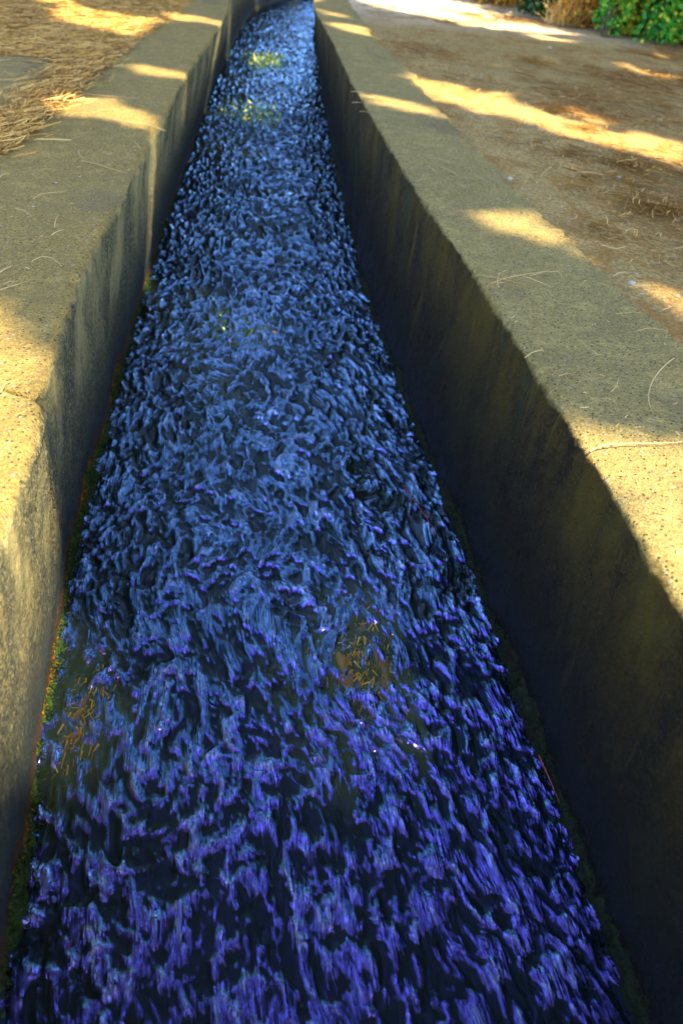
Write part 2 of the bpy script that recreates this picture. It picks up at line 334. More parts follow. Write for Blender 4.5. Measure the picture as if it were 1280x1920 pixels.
# waves pile up in curved fronts; near the walls they run at a slant
sl = Yw + .35 * np.abs(uw - .5)[None] ** 2 * .8
wx = .030 * fbm(A * 5, sl * 4, 0, 2, 61); wy = .045 * fbm(A * 5 + 9, sl * 4, 0, 2, 62)
A0, S0 = A + wx, sl + wy
A1 = A0 + .007 * noise(A0 * 38, S0 * 24, 7, 75) + .25 * .0; S1 = S0 + .016 * noise(A0 * 38 + 5, S0 * 24, 9, 76)
A2, S2 = A1 * .966 + S1 * .13, S1 * .966 - A1 * .26
A3, S3 = A1 * .985 - S1 * .09, S1 * .985 + A1 * .17
dn = np.clip((Yw - 1.2) / 3.0, 0, 1)
H = .0018 * fbm((A + wx) * 9, (sl + wy) * 6, 0, 2, 63) \
  + (.0046 + .0022 * dn) * noise(A2 * 52, S2 * 31, 0, 66) + (.0040 + .0020 * dn) * noise(A3 * 102, S3 * 56, .5, 67) \
  + .0022 * (1 - .35 * dn) * noise(A2 * 190, S2 * 98, .5, 68) + .0017 * (1 - dn) * noise((A + wx) * 240, (sl + wy) * 75, .5, 69)
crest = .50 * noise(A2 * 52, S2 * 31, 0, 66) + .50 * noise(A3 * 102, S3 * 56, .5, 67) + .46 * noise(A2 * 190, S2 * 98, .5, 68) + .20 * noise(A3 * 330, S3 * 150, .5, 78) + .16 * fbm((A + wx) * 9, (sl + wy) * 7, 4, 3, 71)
H = H * 1.0 + .004 * np.exp(-A / .04) 
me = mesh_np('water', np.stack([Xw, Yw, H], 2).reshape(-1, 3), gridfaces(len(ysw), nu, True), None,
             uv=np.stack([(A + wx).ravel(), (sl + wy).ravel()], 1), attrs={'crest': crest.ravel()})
def water_mat():
    M = Mat('running_water'); uv = M.uv()
    fine = M.math('ADD', M.noise(M.scale(uv, 190, 17, 1), 1, 3, .6, .8), M.math('MULTIPLY', M.noise(M.scale(uv, 380, 60, 1), 1, 2, .6, .4), .15))
    near = M.map(M.n('SeparateXYZ', {0: M.pos()}).outputs[1], 1.2, 4.5, 1.0, .12)
    nrm = M.bump(M.math('MULTIPLY', fine, near), 1.0, WATER_BUMP)
    fres = M.n('Fresnel', {'IOR': 1.75, 'Normal': nrm}).outputs[0]
    deep = M.n('BsdfDiffuse', {'Color': (.005, .009, .006, 1), 'Normal': nrm}).outputs[0]
    deep = M.n('MixShader', {0: .45, 1: deep, 2: M.n('BsdfTransparent', {'Color': (.45, .62, .42, 1)}).outputs[0]}).outputs[0]
    # reflection contrast painted by a mask: crests kept bright, troughs dimmed
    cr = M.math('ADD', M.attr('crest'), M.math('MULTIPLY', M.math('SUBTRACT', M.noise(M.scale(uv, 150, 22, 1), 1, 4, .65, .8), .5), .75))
    refl_mask = M.map(cr, -.14, .15, .07, 1.0)
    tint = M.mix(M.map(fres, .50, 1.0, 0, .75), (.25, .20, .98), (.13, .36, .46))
    tint = M.mix(M.map(cr, .30, .56, 0, .6), tint, (.50, .62, 1.0))  # pale glint colour painted on the highest crests
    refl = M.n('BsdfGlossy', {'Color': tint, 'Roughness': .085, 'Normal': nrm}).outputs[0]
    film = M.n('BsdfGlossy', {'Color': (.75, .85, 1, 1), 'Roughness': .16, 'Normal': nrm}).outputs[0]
    a = M.n('MixShader', {0: M.math('MULTIPLY', refl_mask, M.n('SeparateColor', {0: M.ramp(fres, [(.0745, (.14,) * 3), (.083, (.42,) * 3), (.10, (.62,) * 3), (.15, (.75,) * 3), (.28, (1.0,) * 3)])}).outputs[0]), 1: deep, 2: refl}).outputs[0]
    f2 = M.n('Fresnel', {'IOR': 1.38, 'Normal': nrm}).outputs[0]
    b = M.n('MixShader', {0: M.math('MAXIMUM', M.math('SUBTRACT', M.math('MULTIPLY', f2, .085), .0020), 0.0), 1: a, 2: film}).outputs[0]
    M.t.links.new(b, M.out.inputs[0]); return M.m
WATER_BUMP = .0030
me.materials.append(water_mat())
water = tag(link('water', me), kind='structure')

# ---------------------------------------------------------------- ground on both sides
def dirt(name, A_, B_, C_, dark, s1=1.0):
    M = Mat(name); P = M.pos()
    st = M.scale(P, 1, .45, 1)
    c = M.mix(M.map(M.noise(P, 2.2, 5, .6), .35, .65), A_, B_)
    c = M.mix(M.map(M.noise(st, 11, 5, .7, .6), .48, .62), c, C_)
    c = M.mix(M.map(M.noise(P, 90, 4, .75), .38, .58, .0, 1), dark, c)
    c = M.mix(M.map(M.noise(P, 300, 2, .7), .35, .6, .3, 1), dark, c)
    v = M.n('TexVoronoi', {'Vector': P, 'Scale': 55.0})
    g = M.math('MULTIPLY', M.map(v.outputs['Distance'], .30, .22), M.map(M.n('SeparateColor', {0: v.outputs['Color']}).outputs[0], .82, .86))
    c = M.mix(M.math('MULTIPLY', g, .6), c, (.38, .38, .36))
    c = M.mix(M.map(M.n('SeparateXYZ', {0: P}).outputs[1], 6.3, 7.4, 0, .6 if name == 'trodden_earth' else 0), c, (.72, .60, .42))  # sunlit glare of the far path put into its colour
    h = M.math('ADD', M.noise(P, 60, 5, .75), M.math('MULTIPLY', M.noise(P, 14, 3, .6), 1.5))
    return M.set(color=c, rough=.95, normal=M.bump(h, .8, .008), spec=.15)
m_path = dirt('trodden_earth', (.54, .36, .12), (.42, .30, .11), (.36, .18, .035), (.17, .10, .03))
m_soil = dirt('needle_covered_soil', (.36, .20, .04), (.24, .12, .02), (.42, .25, .05), (.08, .04, .008))
def ground(name, cedge, sgn, mat, seed, kind):
    ys = np.concatenate([[-60, -20, -6, -2], np.arange(-1, 9, .03), np.arange(9, 20, .12), [20.5, 22, 26, 34, 60, 120]])
    off = np.concatenate([[-.05, -.012, 0], np.arange(.02, 2.6, .03), np.arange(2.6, 8, .15), [9, 12, 20, 50, 120]])
    e = cedge(np.clip(ys, -1, 20))[:, None]
    X = e + sgn * off[None]; Y = np.repeat(ys[:, None], len(off), 1)
    o = np.repeat(off[None], len(ys), 0)
    f = np.clip(o / .25, 0, 1)
    Z = ZT - .012 - .006 * (1 - f) + f * (.010 * fbm(X * 1.7, Y * 1.7, 0, 3, seed) + .006 * fbm(X * 9, Y * 9, 0, 3, seed + 3)) + .0015 * fbm(X * 30, Y * 30, 0, 2, seed + 8)
    Z[:, 0] -= .05; Z[:, 1] -= .02
    if sgn > 0: Z += .05 * np.clip(o - 2.3, 0, 2) ** 1.3
    else:
        Z += .03 * np.clip(o - .5, 0, 3) + np.clip(o / .06, 0, 1) * .004
        slabz = np.exp(-np.clip(np.abs(Y - 3.2) - .75, 0, 9) / .06) * np.clip((o - .03) / .03, 0, 1) * np.clip(1.4 - o, 0, 1)
        Z -= .03 * slabz
    return tag(link(name, mesh_np(name, np.stack([X, Y, Z], 2).reshape(-1, 3), gridfaces(len(ys), len(off), sgn < 0), mat)), kind=kind), (ys, off)
path, _ = ground('path', cRO, +1, m_path, 41, 'structure')
soil, _ = ground('ground', cLO, -1, m_soil, 51, 'structure')
# far ground closing the view beyond the end of the channel
far = mesh_np('ground_far', np.array([[-120, 19.8, ZT - .05], [120, 19.8, ZT - .05], [120, 400, ZT - .05], [-120, 400, ZT - .05]]), np.array([[0, 1, 2, 3]]), m_soil)
tag(link('ground', far), kind='structure')

# flat concrete slab half buried in needles on the left
def slab():
    P = np.array([(-2.6, 3.75), (-2.1, 3.84), (-1.80, 3.86), (-1.667, 3.869), (-1.56, 3.895), (-1.47, 3.905), (-1.37, 3.79), (-1.325, 3.72), (-1.29, 3.60), (-1.275, 3.4), (-1.25, 3.185), (-1.23, 2.85), (-1.20, 2.55), (-2.6, 2.5)])
    from mathutils.geometry import tessellate_polygon
    res = []
    for i in range(len(P)):
        a, b = P[i], P[(i + 1) % len(P)]; n = max(2, int(np.hypot(*(b - a)) / .03))
        for t in np.linspace(0, 1, n, endpoint=False): res.append(a + (b - a) * t)
    B = np.array(res); B += .008 * np.stack([fbm(B[:, 0] * 14, B[:, 1] * 14, 0, 3, 71), fbm(B[:, 0] * 14, B[:, 1] * 14, 3, 3, 72)], 1)
    n = len(B); c = B.mean(0); ks = np.linspace(0, 1, 26)[1:]
    V = [[*c, ZT + .012]]
    for kk in ks:
        q = c + (B - c) * kk
        zz = ZT + .012 + .003 * fbm(q[:, 0] * 8, q[:, 1] * 8, 0, 3, 73) + .001 * fbm(q[:, 0] * 50, q[:, 1] * 50, 0, 2, 74) - (.004 if kk > .995 else 0)
        V += [[a[0], a[1], z_] for a, z_ in zip(q, zz)]
    V += [[*a, ZT - .05] for a in B]
    F = []
    for r_ in range(len(ks)):
        for i in range(n):
            j = (i + 1) % n; a = 1 + r_ * n
            F.append((a + i, a + j, a + n + j, a + n + i))
    V = np.array(V); F = np.array(F)
    tri = [(0, 1 + i, 1 + (i + 1) % n, 1 + (i + 1) % n) for i in range(n)]
    me = bpy.data.meshes.new('paving_slab'); me.from_pydata([tuple(v) for v in V], [], [tuple(f) for f in F[:, ::-1]] + [(t[2], t[1], t[0]) for t in tri]); me.update()
    at = me.attributes.new('face', 'FLOAT', 'POINT'); at.data.foreach_set('value', np.ones(len(V), dtype=np.float32))
    me.materials.append(mat_left)
    for p in me.polygons: p.use_smooth = True
    return link('paving_slab', me)
tag(slab(), 'flat grey concrete slab with a broken corner, half buried in dry pine needles', 'slab')

# ---------------------------------------------------------------- moss along the wall feet
def tufts(P, N, size, rs, flat=.5, aspect=2.2):
    """small bent leaf faces (2 tris folded as one quad) at P, pointing roughly along N"""
    n = len(P); d = N + rs.normal(0, .6, (n, 3)); d /= np.linalg.norm(d, axis=1)[:, None]
    s = np.cross(d, rs.normal(0, 1, (n, 3))); s /= np.linalg.norm(s, axis=1)[:, None]
    L = (size * rs.uniform(.6, 1.4, n))[:, None]; w_ = L / aspect
    a = P - s * w_ * .5; b = P + s * w_ * .5; c = P + d * L + s * w_ * .25; e = P + d * L - s * w_ * .25
    V = np.stack([a, b, c, e], 1).reshape(-1, 3); F = np.arange(4 * n).reshape(-1, 4)
    return V, F
def moss(name, cfoot, sgn, mat, width, high, label, seed, n):
    rs = np.random.default_rng(seed)
    ys = np.concatenate([np.arange(-.3, 1.6, .008), np.arange(1.6, 4, .016), np.arange(4, 12, .06)])
    q = np.linspace(0, 1, 14)
    wd = (width * (1 + .45 * fbm(ys * 5, 3, 0, 3, seed)))[:, None]; hh = (high * (1 + .5 * fbm(ys * 7, 9, 0, 3, seed + 1)))[:, None]
    X = cfoot(ys)[:, None] + sgn * (-.012 + (wd + .012) * q[None]); Z = hh * (1 - q[None] ** 1.3) - .010 * q[None] ** 2 - .004
    Y = np.repeat(ys[:, None], len(q), 1)
    b = .006 * fbm(X * 60, Y * 60, Z * 60, 3, seed + 2); Z = Z + b; X = X + sgn * b * .7
    V = np.stack([X, Y, Z], 2).reshape(-1, 3); F = gridfaces(len(ys), len(q), sgn > 0)
    k = rs.integers(0, len(V), n); k = k[rs.uniform(0, 1, n) < 1.0]
    Pt = V[k] + rs.normal(0, .003, (len(k), 3)); Nn = np.tile(np.array([[sgn * .6, 0, .7]]), (len(k), 1))
    V2, F2 = tufts(Pt, Nn, .0065, rs)
    t = np.concatenate([np.repeat(q[None], len(ys), 0).ravel(), np.repeat(np.repeat(q[None], len(ys), 0).ravel()[k], 4)])
    me = mesh_np(name, np.concatenate([V, V2]), np.concatenate([F, F2 + len(V)]), mat, attrs={'down': t})
    return tag(link(name, me), label, 'moss', kind='stuff')
def moss_mat(name, dry, green, dark):
    M = Mat(name); P = M.pos()
    f = M.math('ADD', M.attr('down'), M.math('MULTIPLY', M.math('SUBTRACT', M.noise(M.scale(P, 1, .6, 1), 14, 4, .7), .5), 1.2))
    c = M.ramp(f, [(.0, dry), (.34, tuple(x * .6 for x in dry)), (.46, green), (.9, dark)])
    c = M.mix(M.map(M.noise(P, 190, 3, .7), .4, .62), tuple(x * .25 for x in green), c)
    return M.set(color=c, rough=.8, normal=M.bump(M.noise(P, 300, 3, .7), 1, .003), spec=.2)
moss('moss', cLW, +1, moss_mat('wall_moss', (.26, .10, .006), (.026, .060, .004), (.005, .013, .002)),   .018, .036, 'orange and green moss growing along the foot of the left wall', 81, 26000)
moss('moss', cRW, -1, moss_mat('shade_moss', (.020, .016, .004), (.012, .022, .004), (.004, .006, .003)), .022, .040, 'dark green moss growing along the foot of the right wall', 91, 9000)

# ---------------------------------------------------------------- pine needles
M = Mat('dry_needle'); rnd = M.n('ObjectInfo').outputs['Random']
m_needle = M.set(color=M.mix(rnd, (.34, .20, .06), (.48, .33, .13)), rough=.6)
M = Mat('needle_litter'); rv = M.attr('tone')
m_litter = M.set(color=M.ramp(rv, [(0, (.12, .055, .010)), (.35, (.34, .17, .025)), (.7, (.52, .29, .05)), (1, (.62, .42, .13))]), rough=.7)
M = Mat('litter_on_path'); rv = M.attr('tone')
m_litter2 = M.set(color=M.ramp(rv, [(0, (.12, .055, .012)), (.4, (.34, .15, .025)), (.8, (.48, .27, .06)), (1, (.60, .44, .20))]), rough=.8)
def tube(pts, r, name, mat):
    P = np.array(pts, float); P = np.concatenate([[P[0]], P, [P[-1]]])
    # Catmull-Rom
    out = []
    for i in range(1, len(P) - 2):
        for t in np.linspace(0, 1, 7, endpoint=False):
            a, b, c, d = P[i - 1:i + 3]
            out.append(.5 * ((2 * b) + (c - a) * t + (2 * a - 5 * b + 4 * c - d) * t * t + (3 * b - a - 3 * c + d) * t ** 3))
    out.append(P[-2]); C = np.array(out); n = len(C)
    T = np.gradient(C, axis=0); T /= np.linalg.norm(T, axis=1)[:, None] + 1e-9
    S_ = np.cross(T, [0, 0, 1.0]); S_ /= np.linalg.norm(S_, axis=1)[:, None] + 1e-9; U_ = np.cross(S_, T)
    rr = r * (1 - .6 * np.linspace(0, 1, n) ** 2)[:, None]
    ring = [C + S_ * rr * math.cos(a) + U_ * rr * math.sin(a) for a in np.linspace(0, 2 * math.pi, 6)[:-1]]
    V = np.stack(ring, 1).reshape(-1, 3)
    F = [(i * 5 + j, i * 5 + (j + 1) % 5, (i + 1) * 5 + (j + 1) % 5, (i + 1) * 5 + j) for i in range(n - 1) for j in range(5)]
    return mesh_np(name, V, np.array(F), mat)
def lay(groups, z, label_fn, group, r=.0011, lift=.004):
    for i, pl in enumerate(groups):
        n = len(pl); c = pl[0]
        pts = [(x - c[0], y - c[1], lift * (.4 + .9 * math.sin(math.pi * (j + .3) / n))) for j, (x, y) in enumerate(pl)]
        o = link('pine_needle', tube(pts, r, 'pine_needle', m_needle)); o.location = (c[0], c[1], z)
        tag(o, label_fn(i), 'pine needle', group)
special_r = {5: ('curved pale pine needle on the right wall top, just above its bright near patch', 1.3), 6: ('long pale pine needle lying across the sunlit end of the right wall', 1.5),
             1: ('longest of the crossed pine needles in the middle of the right wall top', 1.1)}
special_l = {0: ('long dry pine needle across the left wall, its tip hanging over the inner edge', 1.6)}
zt_top = ZT + .003
LN = ['', 'straight dry needle beside the slab drift, at the back of the left wall top', 'short twig on the left edge of the photo, on shaded left wall top', 'bent dry needle in the middle of the shaded left wall top', 'short upright bent needle on the left wall top',
 'dry needle at the left photo edge, just above the sunlit near patch', 'longer of two needles crossing at the top of the sunlit near patch', 'shorter of two needles crossing at the top of the sunlit near patch', 'tiny needle on the sunlit left wall top beside the crack',
 'reddish needle in front of the sunlit patch below the overhanging needle', 'small hooked needle at the left part of the second sun patch', 'short curved needle near the outer edge between two sun patches, left wall', 'small curled needle next to the needle drift on the left wall',
 'short needle near the inner edge by the overhanging needle', 'long faint curved needle just above the sunlit near patch, left wall', 'short needle in the middle of the left wall top, near its inner edge', 'needle at the outer part of the shaded left wall top, near a pebble']
RN = ['lowest of the crossed pine needles in the middle of the right wall top', '', 'thin needle at the right end of the crossed needles, right wall', 'upright bent needle at the left end of the crossed needles, right wall', 'upper right needle of the crossed needles, right wall',
 '', '', 'curled needle at the inner edge of the right wall, under the crossed needles', 'tiny needle touching the curled needle on the inner edge, right wall', 'short needle by the inner edge above the middle sun patch, right wall', 'tiny needle standing at the left end of the middle sun patch, right wall',
 'diagonal needle well above the middle sun patch, right wall', 'long diagonal needle near the outer side above the middle sun patch, right wall', 'tiny hooked needle left of the curved pale needle, right wall', 'uppermost of three short sticks poking over the inner edge, right wall',
 'middle of three short sticks poking over the inner edge, right wall', 'lowest of three short sticks poking over the inner edge, right wall', 'bent needle just above the bright near patch, left of the curved pale needle', 'short flat needle near the inner edge below the curled needle', 'straight needle on the outer half of the right wall top beside the path']
PN = ['pale dry needle standing out at the left part of the bright path band', 'short needle on the path next to the right wall, lower right of the photo', 'needle on the path at the right edge of the photo, lowest of all', 'tiny upright needle on the path beside the right wall top end',
 'bent pale needle in the middle of the near path', 'needle on the lower right path beside the small sun patch', 'V shaped needle on the path below the bent pale needle']
for i, pl in enumerate(NEEDLES_LEFT):
    lb, rs_ = special_l.get(i, (LN[i], 1))
    lay([pl], zt_top, lambda k: lb, 'loose pine needles on the wall tops' if i not in special_l else 'loose pine needles on the wall tops', .0011 * rs_)
for i, pl in enumerate(NEEDLES_RIGHT):
    lb, rs_ = special_r.get(i, (RN[i], 1))
    lay([pl], zt_top, lambda k: lb, 'loose pine needles on the wall tops', .0010 * rs_)
for i, pl in enumerate(NEEDLES_PATH):
    lay([pl], ZT + .002, lambda k: PN[i], 'loose pine needles on the path', .0013)

def litter(name, XY, Z, mat, length, wid, label, seed, ang=None, lift=.012, cat='pine needles'):
    rs = np.random.default_rng(seed); n = len(XY)
    a = rs.uniform(0, 2 * np.pi, n) if ang is None else ang + rs.normal(0, .7, n)
    L = length * rs.uniform(.5, 1.3, n); bend = rs.normal(0, .25, n)
    z0 = Z + rs.uniform(.0, 1, n) ** 2 * lift; tilt = rs.normal(0, .10, n)
    seg = []
    for t in (0, .5, 1):
        aa = a + bend * t
        x = XY[:, 0] + np.cos(aa) * L * (t - .5); y = XY[:, 1] + np.sin(aa) * L * (t - .5); z = z0 + np.abs(tilt) * L * t * .5 + .002
        nx_, ny_ = -np.sin(aa) * wid * .5, np.cos(aa) * wid * .5
        seg.append(np.stack([x - nx_, y - ny_, z], 1)); seg.append(np.stack([x + nx_, y + ny_, z + wid * .6], 1))
    V = np.stack(seg, 1).reshape(-1, 3); b = np.arange(n)[:, None] * 6
    F = np.concatenate([b + np.array([[0, 1, 3, 2]]), b + np.array([[2, 3, 5, 4]])]); tone = np.repeat(rs.uniform(0, 1, n), 6)
    return tag(link(name, mesh_np(name, V, F, mat, attrs={'tone': tone}, smooth=False)), label, cat, kind='stuff')
# left bank: a thick mat
rs = np.random.default_rng(5); n = 60000
yy = rs.uniform(2.0, 7.5, n); off = np.abs(rs.exponential(.55, n)) - .03
xx = cLO(yy) - off
on_slab = (yy > 2.5) & (yy < 3.9) & (xx < -1.30 + .06 * noise(yy * 5, 2)) & (xx < -1.24 - np.clip(yy - 3.2, 0, 1) * .22)
keep = ~on_slab | (rs.uniform(0, 1, n) < .05); xx, yy, off = xx[keep], yy[keep], off[keep]
litter('needle_litter', np.stack([xx, yy], 1), ZT + .03 * np.clip(off - .5, 0, 3) - .006 + .012 * np.clip(fbm(xx * 4, yy * 4, 0, 3, 5), 0, 1), m_litter, .085, .0022, 'thick mat of golden dry pine needles covering the left bank', 6)
# spill between the slab and the wall
n = 3200; yy = rs.uniform(2.4, 4.2, n); xx = cLO(yy) + rs.normal(-.02, .055, n) - np.clip(yy - 3.4, 0, 1) * .1
litter('needle_litter', np.stack([xx, yy], 1), np.full(n, ZT + .004), m_litter, .08, .0022, 'loose drift of dry pine needles between the slab and the left wall', 8, ang=1.9, lift=.035)
# path: sparser, gathered in brown drifts
n = 90000; yy = rs.uniform(1.2, 8.5, n); off = rs.uniform(.0, 3.2, n); xx = cRO(yy) + off
dens = np.clip(.25 + 1.2 * fbm(xx * 1.3 + yy * .9, yy * 1.1 - xx * .4, 0, 3, 15), .04, 1); keep = rs.uniform(0, 1, n) < dens * np.clip(off / .25, .05, 1)
xx, yy, off = xx[keep], yy[keep], off[keep]
litter('needle_litter', np.stack([xx, yy], 1), ZT - .010 + .05 * np.clip(off - 2.3, 0, 2) ** 1.3, m_litter2, .065, .0016, 'thin brown litter of pine needles scattered over the dirt path', 16, ang=2.3, lift=.006)
# fine crumbs on wall tops
n = 1500; yy = rs.uniform(.8, 6, n); sd_ = rs.uniform(0, 1, n) < .5; u_ = rs.uniform(.05, .98, n)
xx = np.where(sd_, cLO(yy) + (cLT(yy) - cLO(yy)) * u_, cRT(yy) + (cRO(yy) - cRT(yy)) * u_)
litter('needle_crumbs', np.stack([xx, yy], 1), np.full(n, ZT + .002), m_litter2, .012, .0011, 'tiny brown needle crumbs sprinkled over the concrete wall tops', 18, lift=.002, cat='needle crumbs')

# needle clumps standing proud of the path
TL = ['brown clump of needles at the far edge of the path shade', 'dark needle clump in the middle of the shaded path', 'small dark needle clump right of the middle clump on the path', 'low needle clump left of the middle clump on the path',
      'brown needle clump near the right edge of the photo, above the bright band', 'needle clump beside the lower edge of the bright band', 'reddish needle clump inside the upper edge of the bright band', 'brown needle clump under the bright band near the right edge',
      'thick brown needle drift right of the wall, largest of the path clumps', 'dark needle clump just below the bright band on the path', 'small needle clump on the path close to the right wall']
for i, (x, y) in enumerate(TUFTS):
    rs = np.random.default_rng(100 + i); n = 420 if i == 8 else 110; big = 1.8 if i == 8 else 1
    P0 = np.stack([rs.normal(0, .055 * big, n), rs.normal(0, .028 * big, n)], 1)
    c_, s_ = math.cos(-.6), math.sin(-.6); P0 = P0 @ np.array([[c_, s_], [-s_, c_]])
    o = litter('needle_clump', P0, np.zeros(n), m_litter, .06, .0018, TL[i], 200 + i, ang=2.5, lift=.022, cat='needle clump')
    del o['kind']; o['group'] = 'needle clumps on the path'; o.location = (x, y, ZT - .006)

# stones
M = Mat('pale_stone'); m_stone = M.set(color=M.mix(M.noise(M.pos(), 60, 3), (.22, .20, .15), (.38, .34, .26)), rough=.8)
SL = ['small pebble on the path below the bright band', 'white pebble on the path at the right edge of the photo', 'grey pebble lying against the outer edge of the right wall', 'green grey pebble on the path beside the right wall',
      'small pebble near the middle of the left wall top', 'lower of two dark pebbles on the left wall top', 'small pebble on the left wall top near the long needle', 'pale pebble far back on the shaded path']
for i, (x, y) in enumerate(STONES):
    g = np.linspace(0, np.pi, 9); h_ = np.linspace(0, 2 * np.pi, 13); G, Hh = np.meshgrid(g, h_, indexing='ij')
    D = np.stack([np.sin(G) * np.cos(Hh), np.sin(G) * np.sin(Hh), np.cos(G)], 2); Hn = 1 + .25 * noise(D[..., 0] * 2 + i, D[..., 1] * 2, D[..., 2] * 2, i)
    rad = [.008, .010, .009, .009, .004, .004, .003, .016][i]
    V = (D * Hn[..., None] * np.array([rad, rad * .8, rad * .55])).reshape(-1, 3)
    o = link('pebble', mesh_np('pebble', V, gridfaces(9, 13, True), m_stone)); o.location = (x, y, ZT + rad * .2 - (.008 if x > .5 and i in (0, 1, 7) else 0)); tag(o, SL[i], 'pebble', 'loose pebbles')

# leaves and weed caught in the water
def leaf(length, wid, col, name='leaf', curl=.25):
    n = 9; t = np.linspace(0, 1, n); h_ = wid * np.sin(np.pi * t ** .8) * (1 - .3 * t) + .0004; u_ = np.linspace(-1, 1, 5)
    X = h_[:, None] * u_[None] * .5; Y = (t * length)[:, None] + 0 * X; Z = curl * wid * u_[None] ** 2 * np.sin(np.pi * t)[:, None] + .15 * length * (t ** 2)[:, None] * curl
    M = Mat('leaf_' + name); c = M.mix(M.noise(M.pos(), 120, 3), tuple(x * .45 for x in col), col)
    m_ = M.set(color=c, rough=.5)
    return mesh_np(name, np.stack([X, Y, Z], 2).reshape(-1, 3), gridfaces(n, 5, True), m_)
WL = [('yellow leaf sliver in the middle stream, topmost of the orange leaves', (.5, .3, .03)), ('brown leaf under the surface, left of the orange leaves', (.2,.08,.02)), ('pale orange leaf in the sunlit middle of the stream', (.5, .17, .035)), ('bright orange leaf, lowest of the middle cluster in the stream', (.5, .15, .012)),
      ('orange brown leaf right of the middle cluster in the stream', (.34, .10, .02)), ('reddish leaf streak trailing right of the middle cluster', (.30, .06, .02)), ('thin orange leaf above the reddish leaf in the stream', (.34, .12, .02)), ('red leaf in the water beside the left moss', (.36, .06, .012)),
      ('dark red leaf trailing below the red leaf at the left moss', (.28, .04, .012)), ('small red twig leaf above the red leaf at the left moss', (.3, .06, .015)), ('brown weed clump in the upper middle of the stream', (.20, .11, .015)), ('tiny yellow leaf above the middle cluster', (.5, .36, .05)), ('thin yellow leaf sliver low in the middle stream', (.55, .38, .05)), ('dark red bit of leaf near the right wall in the water', (.2, .05, .03))]
WS = [(.030, .007), (.06, .026), (.075, .022), (.05, .034), (.10, .016), (.09, .013), (.07, .012), (.050, .015), (.06, .010), (.04, .006), (.07, .07), (.02, .006), (.035, .005), (.03, .008)]
for i, (x, y) in enumerate(WEEDS):
    L_, W_ = WS[i]; o = link('leaf', leaf(L_, W_, WL[i][1])); o.location = (x, y + L_ * .5, -.011); o.rotation_euler = (R(-4), 0, math.pi + R([8, -5, 18, 25, 12, 15, 8, -25, -14, -8, 70, 30, 5, 15][i]))
    tag(o, WL[i][0], 'leaf', 'leaves in the stream')
RED = [([(.155, 1.66, .02), (.19, 1.60, .012), (.235, 1.50, .006)], 'long red pine needle caught in the water at the right wall foot'), ([(.385, .875, .035), (.405, .83, .018), (.415, .80, .012)], 'red brown needle leaning on the right wall foot, low in the photo')]
for pts, lb in RED:
    p0 = pts[0]; Mr = Mat('red_needle'); mm = Mr.set(color=(.20, .035, .02), rough=.5)
    o = link('pine_needle', tube([(a - p0[0], b - p0[1], c) for a, b, c in pts], .0012, 'pine_needle', mm)); o.location = (p0[0], p0[1], 0); tag(o, lb, 'pine needle', 'red needles by the water')

M = Mat('waterweed'); m_weed = M.set(color=M.ramp(M.attr('tone'), [(0, (.03, .08, .01)), (.5, (.14, .24, .03)), (1, (.5, .5, .08))]), rough=.5)
M = Mat('rusty_weed'); m_rust = M.set(color=M.ramp(M.attr('tone'), [(0, (.25, .05, .01)), (.5, (.75, .20, .02)), (1, (.85, .38, .06))]), rough=.5)
for i, (x, y, a, b_, n, lb) in enumerate([(-1.03, 8.0, .20, .40, 1500, 'yellow green weed in the far sunlit patch of the stream'), (-.42, 2.62, .13, .20, 420, 'green weed under the water above the brown clump, upper middle of the stream'),
        (.07, 1.08, .08, .17, 420, 'rusty orange weed showing through the sunlit middle of the stream'), (-.36, 2.0, .10, .14, 160, 'thin green weed in the middle of the stream below the brown clump'), (-.85, 5.9, .22, .35, 500, 'green weed under the water in the far shaded stretch'), (-.43, .90, .045, .10, 260, 'rusty red weed showing through the water beside the left moss')]):
    r_ = np.random.default_rng(800 + i); P = np.stack([r_.normal(0, a * .5, n), r_.normal(0, b_ * .5, n), r_.uniform(-.034, -.009 if i in (2, 5) else -.012 if y < 4 else -.004, n)], 1)
    V, F = tufts(P, np.tile(np.array([[0, -1.2, .0]]), (n, 1)), .015 if i in (2, 5) else .03 if y < 4 else .05, r_, aspect=5); o = link('waterweed', mesh_np('waterweed', V, F, m_rust if i in (2, 5) else m_weed, attrs={'tone': np.repeat(r_.uniform(0, 1, n), 4)}, smooth=False)); o.location = (x, y, 0)
    tag(o, lb, 'waterweed', 'weed in the stream', 'stuff')
# ---------------------------------------------------------------- shrubs along the far side of the path
def leafmat(name, cols, rough=.5, trans=.25):
    M = Mat(name); c = M.ramp(M.attr('tone'), [(i / (len(cols) - 1), c_) for i, c_ in enumerate(cols)])
    M.set(color=c, rough=rough, spec=.3)
    tr = M.n('BsdfTranslucent', {'Color': c}).outputs[0]
    mx = M.n('MixShader', {0: trans, 1: M.bsdf.outputs[0], 2: tr}).outputs[0]; M.t.links.new(mx, M.out.inputs[0]); return M.m
m_wood = (lambda M: M.set(color=M.mix(M.noise(M.scale(M.pos(), 1, 1, .2), 30, 4), (.05, .035, .02), (.13, .10, .06)), rough=.9))(Mat('bark'))
def leaves(P, size, rs, aspect=1.6, updir=None):
    n = len(P); d = rs.normal(0, 1, (n, 3)) if updir is None else updir + rs.normal(0, .35, (n, 3))
    d /= np.linalg.norm(d, axis=1)[:, None]; s_ = np.cross(d, rs.normal(0, 1, (n, 3))); s_ /= np.linalg.norm(s_, axis=1)[:, None]
    L = (size * rs.uniform(.6, 1.3, n))[:, None]; w_ = L / aspect
    V = np.stack([P - d * L * .5, P + s_ * w_ * .5, P + d * L * .5, P - s_ * w_ * .5], 1).reshape(-1, 3)
    return V, np.arange(4 * n).reshape(-1, 4)
